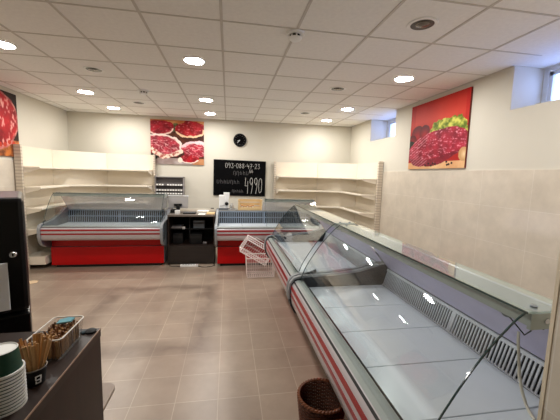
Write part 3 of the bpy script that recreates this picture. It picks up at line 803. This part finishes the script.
# things standing on the worktop of the counter below the chalkboard
sc = thing('counter_scale', 'white counter scale with a tall head below the chalkboard', 'scale', (-.055, 6.10, .922))
MB().box(-.115, .06, -.06, .07, .0, .03).build('base', M['endgrey'], sc, bevel=.006)
MB().box(-.115, .01, -.055, .06, .03, .285).build('housing', M['white'], sc, bevel=.008)
MB().prism([(.0, .03), (.075, .03), (.065, .20), (.085, .27), (.085, .335), (-.03, .335), (-.03, .27), (.005, .24)], -.05, .05, 'y').build('head', M['white'], sc, bevel=.006)
MB().box(.06, .20, -.06, .06, .0, .022).build('tray', M['steel'], sc, bevel=.004)
MB().lathe([(0, -.045), (.03, -.045), (.036, 0), (0, 0)], c=(.03, -.05, .12), axis='y', n=18).build('knob', M['blackmat'], sc, smooth=True)
MB().lathe([(0, 0), (.035, 0), (.035, .06), (.02, .10), (0, .10)], c=(.13, 0, .022), n=18).build('hopper', M['steel'], sc, smooth=True)
MB().tube([(-.1, -.058, .07), (-.02, -.060, .09), (.01, -.06, .1)], .004).build('slot', M['rackgrey'], sc)
cr = thing('wooden_crate', 'pale open wooden crate on the counter below the chalkboard', 'crate', (.20, 6.02, .922))
KW, KD, KH = .47, .19, .205
s1 = MB().box(0, KW, 0, .012, .0, .06).box(0, KW, KD - .012, KD, .0, .06).box(0, KW, KD - .012, KD, .08, .135).box(0, KW, KD - .012, KD, .15, KH)
s1.build('slat', M['pine'], cr)
for x in (0, KW - .014):
    MB().box(x, x + .014, .012, KD - .012, 0, .06).box(x, x + .014, .012, KD - .012, .08, .135).box(x, x + .014, .012, KD - .012, .15, KH).build('side_slats', M['pine'], cr)
MB().box(.014, KW - .014, .012, KD - .012, 0, .01).build('bottom', M['pine'], cr)
for x in (.016, KW - .036): MB().box(x, x + .02, KD - .03, KD - .013, 0, KH).box(x, x + .02, .013, .03, 0, .19).build('corner_post', M['pine'], cr)
for q in range(5):
    small_box('carton', 'small tan carton in the pale wooden crate', 'carton', .255 + q * .052, .30 + q * .052, 6.06, 6.14, .9325, 1.02 - .012 * (q % 2), M['tan'],
              lambda t, w, d, h: MB().box(-w * .3, w * .3, -d / 2 - .001, -d / 2, h * .2, h * .7).build('sticker', M['paper'], t), 'tan cartons in the crate', .002)

# floor bits
ps = thing('power_strip', 'white power strip on the floor in front of the checkout', 'power strip', (-.655, 5.385, 0))
MB().box(-.15, .15, -.03, .03, 0, .038).build('casing', M['white'], ps, bevel=.006)
for q in range(5): MB().lathe([(0, 0), (.016, 0), (.016, .001), (0, .001)], c=(-.10 + q * .045, 0, .038), n=16).build('socket', M['rackgrey'], ps)
MB().box(.115, .14, -.012, .012, .038, .043).build('switch', M['redstripe'], ps, bevel=.002)
tag(MB().tube([(-.50, 5.38, .006), (-.44, 5.33, .006), (-.36, 5.32, .006), (-.27, 5.36, .006), (-.22, 5.42, .006), (-.24, 5.47, .006)], .006, 8).build('power_cable', M['blackcable'], smooth=True),
    'black cable curling on the floor right of the power strip', 'cable')
tag(MB().tube([(-.81, 5.385, .006), (-.88, 5.40, .006), (-.95, 5.41, .006), (-1.0, 5.45, .006)], .005, 8).build('power_cable', M['blackcable'], smooth=True),
    'black cable on the floor left of the power strip', 'cable')
sp = MB()
pts = [(-.14, -.02), (-.05, -.075), (.02, -.06), (.06, -.07), (.115, -.03), (.10, .02), (.07, .03), (.09, .06), (.02, .07), (-.02, .045), (-.09, .06)]
sp.prism(pts, .001, .006, 'z')
o = sp.build('cardboard_scrap', mat('cardboard scrap', (214, 186, 150), .7)); o.location = (-2.80, 4.79, 0); tag(o, 'torn scrap of cardboard on the floor right of the black machine', 'scrap')

# wire shopping baskets
def wire_basket(label, w, d, h, mtx, handle):
    t = thing('wire_basket', label, 'shopping basket', (0, 0, 0), 0, 'white wire shopping baskets'); t.matrix_world = mtx
    top = [(-w / 2, -d / 2, h), (w / 2, -d / 2, h), (w / 2, d / 2, h), (-w / 2, d / 2, h)]
    b = .93
    bot = [(p[0] * b, p[1] * b, .006) for p in top]
    mid = [(p[0] * .965, p[1] * .965, h * .5) for p in top]
    MB().tube(top, .0085, 8, True).build('rim', M['wire'], t, smooth=True)
    fr = MB().tube(bot, .009, 8, True).tube(mid, .0035, 6, True)
    for a, c in zip(top, bot): fr.tube([a, c], .005)
    fr.build('frame', M['wire'], t, smooth=True)
    sd = MB()
    def side(a0, a1, b0, b1, n):
        for i in range(1, n):
            s = i / n; A = Vector(a0).lerp(Vector(a1), s); B = Vector(b0).lerp(Vector(b1), s); sd.tube([A, B], .0036, 5)
    side(top[0], top[1], bot[0], bot[1], 13); side(top[3], top[2], bot[3], bot[2], 13)
    side(top[1], top[2], bot[1], bot[2], 8); side(top[0], top[3], bot[0], bot[3], 8)
    sd.build('side_wires', M['wire'], t)
    bm_ = MB()
    for i in range(1, 13):
        x = -w * b / 2 + w * b * i / 13; bm_.tube([(x, -d * b / 2, .006), (x, d * b / 2, .006)], .003, 5)
    for j in (1, 2): 
        y = -d * b / 2 + d * b * j / 3; bm_.tube([(-w * b / 2, y, .003), (w * b / 2, y, .003)], .003, 5)
    bm_.build('bottom_wires', M['wire'], t)
    if handle:
        for sgn in (-1, 1):
            MB().tube([(-w * .22, sgn * d / 2, h), (-w * .20, sgn * (d / 2 + .012), h + .07 * handle), (w * .20, sgn * (d / 2 + .012), h + .07 * handle), (w * .22, sgn * d / 2, h)], .004, 8).build('handle', M['wire'], t, smooth=True)
    return t
wire_basket('white wire shopping basket standing upright on the floor', .46, .30, .31, Matrix.Translation((.525, 4.86, 0)), 0)
wire_basket('white wire shopping basket tipped over into the upright one', .50, .25, .17,
            Matrix.Translation((.455, 4.765, .385)) @ Matrix.Rotation(math.radians(31), 4, 'Y') @ Matrix.Rotation(math.radians(-78), 4, 'X') @ Matrix.Translation((0, 0, 0)), 1)

# wicker baskets
def wicker(label, loc, r0, r1, h):
    t = thing('wicker_basket', label, 'basket', loc, 0, 'brown wicker baskets')
    n = 28
    wv = MB(); rows = 26
    for i in range(rows):
        z = .012 + (h - .03) * i / (rows - 1); r = r0 + (r1 - r0) * (z / h) ** .9
        pts = []
        for k in range(n * 2):
            a = 2 * PI * k / (n * 2); rr = r + (.0045 if (k + (i % 2) * 2) % 4 < 2 else -.0045)
            pts.append((rr * math.cos(a), rr * math.sin(a), z))
        wv.tube(pts, .0064, 6, True)
    wv.build('woven_wall', M['wicker'], t, smooth=True)
    st = MB()
    for k in range(n):
        a = 2 * PI * (k + .25) / n; st.tube([(r0 * math.cos(a), r0 * math.sin(a), .005), (r1 * math.cos(a), r1 * math.sin(a), h)], .0045, 5)
    st.build('stakes', M['wickerdark'], t)
    rm = MB()
    for ph in (0, PI):
        rm.tube([((r1 + .0045 * math.cos(22 * a + ph)) * math.cos(a), (r1 + .0045 * math.cos(22 * a + ph)) * math.sin(a), h + .005 * math.sin(22 * a + ph)) for a in [2 * PI * k / 132 for k in range(132)]], .0068, 6, True)
    rm.build('rim', M['wickerrim'], t, smooth=True)
    MB().lathe([(0, .004), (r0, .004), (r0, .014), (0, .014)]).build('bottom', M['wickerdark'], t)
wicker('brown wicker basket on the floor under the nearest glass counter, seen whole', (.575, 1.665, 0), .105, .142, .30)
wicker('brown wicker basket mostly below the picture edge, only its rim showing', (.60, 1.315, 0), .10, .135, .305)

# ------------------------------------------------------------------ foreground bar counter and what stands on it
BZ = 1.05
bc = thing('bar_counter', 'dark brown bar counter in the left foreground', 'counter', (-.46, 1.17, 0))
MB().box(-.50, 0, -1.4, 0, BZ - .03, BZ).build('worktop', M['darktop'], bc)
MB().box(-.0012, .0012, -1.4, .001, BZ - .004, BZ + .0008).build('edge_band', M['edgeband'], bc)
MB().box(-.024, -.002, -1.4, -.001, 0, BZ - .03).build('side_panel', M['darkwood'], bc)
MB().box(-.50, -.024, -.022, -.001, 0, BZ - .03).build('end_panel', M['darkwood'], bc)
MB().box(-.50, -.478, -1.4, -.022, 0, BZ - .03).build('back_panel', M['darkwood'], bc)
pl = []
for k in range(9):
    a = k * PI / 16; pl.append((-.06 + .045 * math.cos(a) - .0, .15 + .045 * math.sin(a)))
pl = [(-.22, .0), (-.015, .0)] + pl + [(-.22, .195)]
MB().prism(pl, .685, .70, 'z').build('end_shelf', M['taupe'], bc, bevel=.003)

vm = thing('coffee_machine', 'tall black coffee machine behind the bar counter, cut off by the picture edge', 'coffee machine', (-.85, 1.45, 0), math.radians(30))
MB().box(-.62, 0, 0, .50, 1.012, 1.506).build('upper_body', M['blackgloss'], vm, bevel=.018)
MB().box(-.62, 0, .0, .50, .04, 1.002).build('lower_body', M['blackgloss'], vm, bevel=.008)
MB().box(-.60, -.02, .02, .48, 0, .04).build('plinth', M['black'], vm)
lk = MB().lathe([(0, -.014), (.010, -.014), (.014, -.010), (.016, 0), (0, 0)], c=(-.045, 0, 1.268), axis='y', n=20).build('lock', M['chrome'], vm, smooth=True)
MB().box(-.048, -.042, -.016, -.0135, 1.262, 1.274).build('keyhole', M['black'], lk)
MB().box(-.30, -.064, -.004, .0, 1.03, 1.235).build('cup_window', M['white'], vm, bevel=.003)

def cup_mesh(rb, rt, h):     # upturned paper cup, mouth down
    return [(0, h - .004), (rb - .002, h - .004), (rb, h), (rb + .0005, h - .002), (rt - .001, .006), (rt + .0022, .006), (rt + .0028, .003), (rt + .0022, 0), (rt - .002, 0), (rt - .003, .006), (rb - .0015, h - .006), (0, h - .006)]
cx, cy = -.534, .79
ncup = 11; step = .0083
green = thing('paper_cup', 'upturned dark green paper cup on top of the cup stack', 'paper cup', (cx, cy, BZ + ncup * step))
MB().lathe(cup_mesh(.0335, .040, .056), n=40).build('body', M['greencup'], green, smooth=True)
MB().lathe([(.0, .0545), (.031, .0545), (.031, .0522), (0, .0522)], n=40).build('base', M['whitecup'], green)
MB().lathe([(.0337, .0562), (.0323, .0576), (.0309, .0564), (.0309, .0540), (.032, .053)], n=40).build('base_rim', M['whitecup'], green, smooth=True)
MB().lathe([(.0405, .0065), (.0440, .006), (.0446, .003), (.0440, 0), (.040, 0)], n=40).build('lip', M['whitecup'], green, smooth=True)
lg = MB(); aa = -1.28
lg.obox(Matrix.Translation((.0375 * math.cos(aa), .0375 * math.sin(aa), .024)) @ Matrix.Rotation(aa, 4, 'Z') @ Matrix.Rotation(-.14, 4, 'Y'), .001, .008, .008)
lg.build('logo', M['paper'], green, bevel=.0003)
proto = None
for i in range(ncup):
    z = BZ + (ncup - 1 - i) * step
    if proto is None:
        proto = thing('paper_cup', 'paper cup nested in the stack, only its white rim showing', 'paper cup', (cx, cy, z), 0, 'nested paper cups')
        MB().lathe([(.0412, .0052), (.0436, .0050), (.0443, .0026), (.0437, 0), (.0412, 0)], n=40).build('lip', M['whitecup'], proto, smooth=True)
        MB().lathe([(.0422, .001), (.0420, .0082), (.040, .0082), (.040, .001)], n=40).build('body', M['greencup'], proto, smooth=True)
    else:
        copy_thing(proto, (cx, cy, z))

# black holder with stirrers
hx, hy = -.514, .875
hd = thing('stirrer_holder', 'black paper cup with white print holding wooden stirrers', 'cup', (hx, hy, BZ))
MB().lathe([(0, .002), (.021, .002), (.022, 0), (.0225, .002), (.0285, .046), (.0290, .0475), (.0275, .0475), (.0215, .004), (0, .004)], n=32).build('body', M['blackmat'], hd, smooth=True)
MB().lathe([(.0275, .0465), (.0295, .0465), (.0295, .0485), (.0275, .0485)], n=32).build('rim', mat('cup rim', (150, 140, 128), .5), hd, smooth=True)
mk = MB()
for (a, z, w, h) in ((-.75, .030, .012, .003), (-.75, .019, .012, .003), (-.97, .0245, .003, .012), (-.75, .010, .012, .003), (-.53, .0245, .003, .012), (-.55, .012, .003, .008), (-.95, .012, .003, .007)):
    r = .0229 + .0060 * (z / .046) + .0004
    mk.obox(Matrix.Translation((r * math.cos(a), r * math.sin(a), z)) @ Matrix.Rotation(a, 4, 'Z') @ Matrix.Rotation(.13, 4, 'Y'), .0008, w, h)
mk.build('printed_mark', M['paper'], hd)
def stick(L, m):
    o = MB().box(-.003, .003, -.0007, .0007, 0, L).build('wooden_stirrer', m)
    return o
base = stick(.118, M['stick']); base2 = stick(.108, M['stick2'])
first = {0: True, 1: True}
for i in range(60):
    k = 0 if i % 4 else 1
    src = base if k == 0 else base2
    if first[k]: o = src; first[k] = False
    else: o = src.copy(); COL.objects.link(o)
    a = random.uniform(0, 2 * PI); rr = random.uniform(.3, 1.0) ** .5
    bx_, by_ = hx + .012 * rr * math.cos(a), hy + .012 * rr * math.sin(a)
    tx, ty = hx + .050 * rr * math.cos(a) - .010, hy + .042 * rr * math.sin(a) + .008
    d = Vector((tx - bx_, ty - by_, .100)).normalized()
    o.location = (bx_, by_, BZ + .006)
    o.rotation_mode = 'QUATERNION'
    o.rotation_quaternion = d.to_track_quat('Z', 'Y') @ Matrix.Rotation(random.uniform(-.9, .9), 3, 'Z').to_quaternion()
    tag(o, 'slim wooden stirrer fanning out of the black paper cup', 'stirrer', 'wooden stirrers in the black cup')

# clear plastic box of sachets
px0, px1, py0, py1 = -.588, -.492, .965, 1.125
pb = thing('plastic_box', 'clear rectangular plastic box of brown sachets on the bar', 'container', ((px0 + px1) / 2, (py0 + py1) / 2, BZ))
def rr(w, d, r, n=5):
    P = []
    for (sx, sy, a0) in ((1, 1, 0), (-1, 1, PI / 2), (-1, -1, PI), (1, -1, 1.5 * PI)):
        for k in range(n + 1):
            a = a0 + k * PI / 2 / n; P.append((sx * (w / 2 - r) + r * math.cos(a), sy * (d / 2 - r) + r * math.sin(a)))
    return P
w_, d_ = px1 - px0, py1 - py0
A = rr(w_ - .012, d_ - .012, .012); Bq = rr(w_, d_, .014)
nn = len(A)
v = [(p[0], p[1], .001) for p in A] + [(p[0], p[1], .070) for p in Bq]
f = [tuple(range(nn))] + [(i, (i + 1) % nn, nn + (i + 1) % nn, nn + i) for i in range(nn)]
o = MB().add(v, f).build('walls', M['clear'], pb, smooth=True)
MB().tube([(p[0], p[1], .070) for p in Bq], .0022, 6, True).build('rim', M['clearrim'], pb, smooth=True)
sach = None
sm = [mat('kraft sachet', (134, 90, 54), .6, var=.25, scale=40), mat('tan sachet', (182, 138, 88), .6, var=.25, scale=40)]
for q in sm: vary(q, .5, 1.2)
src2 = [MB().box(-.0035, .0035, -.0015, .0015, 0, .062).build('sugar_sachet', sm[0], bevel=.0006), MB().box(-.0035, .0035, -.0015, .0015, 0, .058).build('sugar_sachet', sm[1], bevel=.0006)]
fl = [True, True]
for i in range(84):
    k = i % 2
    if fl[k]: o = src2[k]; fl[k] = False
    else: o = src2[k].copy(); COL.objects.link(o)
    gx, gy = i % 6, i // 6
    o.location = (px0 + .017 + gx * .0124 + random.uniform(-.001, .001), py0 + .016 + gy * .0098 + random.uniform(-.001, .001), BZ + .0025)
    o.rotation_euler = (random.uniform(-.08, .08), random.uniform(-.08, .08), random.uniform(-.6, .6))
    tag(o, 'slim brown sugar sachet standing in the clear plastic box', 'sachet', 'sugar sachets in the plastic box')
tp = MB().prism([(-.024, -.01), (.018, -.014), (.026, .006), (.006, .016), (-.018, .012)], 0, .005, 'z').build('paper_packet', M['teal'])
tp.location = (-.535, 1.088, BZ + .071); tp.rotation_euler = (.12, -.1, .2); tag(tp, 'crumpled teal paper packet on top of the sachets', 'packet')
rg = thing('cable_coil', 'small black rag bundle at the far corner of the bar counter', 'cloth', (-.482, 1.143, BZ))
MB().lathe([(0, .012), (.012, .011), (.018, .006), (.017, 0), (0, 0)], n=14).build('bundle', M['blackmat'], rg, smooth=True)
MB().lathe([(0, .008), (.008, .007), (.010, .003), (.009, 0), (0, 0)], c=(-.022, -.006, 0), n=10).build('fold', mat('dark teal cloth', (34, 52, 58), .8), rg, smooth=True)
rg.name = 'black_rag'

# ------------------------------------------------------------------ world, camera, view
w = bpy.data.worlds.new('sky'); SC.world = w; w.use_nodes = True
bg = w.node_tree.nodes['Background']
bg.inputs['Color'].default_value = (0.33, 0.46, 1.0, 1); bg.inputs['Strength'].default_value = 2.6

yaw, pitch, roll = .16912, -.11399, .02733
fw = Vector((math.sin(yaw) * math.cos(pitch), math.cos(yaw) * math.cos(pitch), math.sin(pitch)))
r0 = Vector((math.cos(yaw), -math.sin(yaw), 0)); u0 = r0.cross(fw)
r = r0 * math.cos(roll) + u0 * math.sin(roll); u = -r0 * math.sin(roll) + u0 * math.cos(roll)
cam = bpy.data.cameras.new('camera'); co = bpy.data.objects.new('camera', cam); COL.objects.link(co)
cam.sensor_width = 36; cam.sensor_fit = 'HORIZONTAL'; cam.lens = 307.3 / 560 * 36; cam.clip_start = .05
mt = Matrix(((r.x, u.x, -fw.x, 0), (r.y, u.y, -fw.y, 0), (r.z, u.z, -fw.z, 1.63), (0, 0, 0, 1)))
co.matrix_world = mt
SC.camera = co
SC.view_settings.view_transform = 'Standard'; SC.view_settings.look = 'None'
SC.view_settings.gamma = 1.0; SC.view_settings.exposure = 1.92
SC.view_settings.use_curve_mapping = False
SC.cycles.max_bounces = 10; SC.cycles.transparent_max_bounces = 24; SC.cycles.sample_clamp_indirect = 6.0
SC.cycles.caustics_reflective = False; SC.cycles.caustics_refractive = False
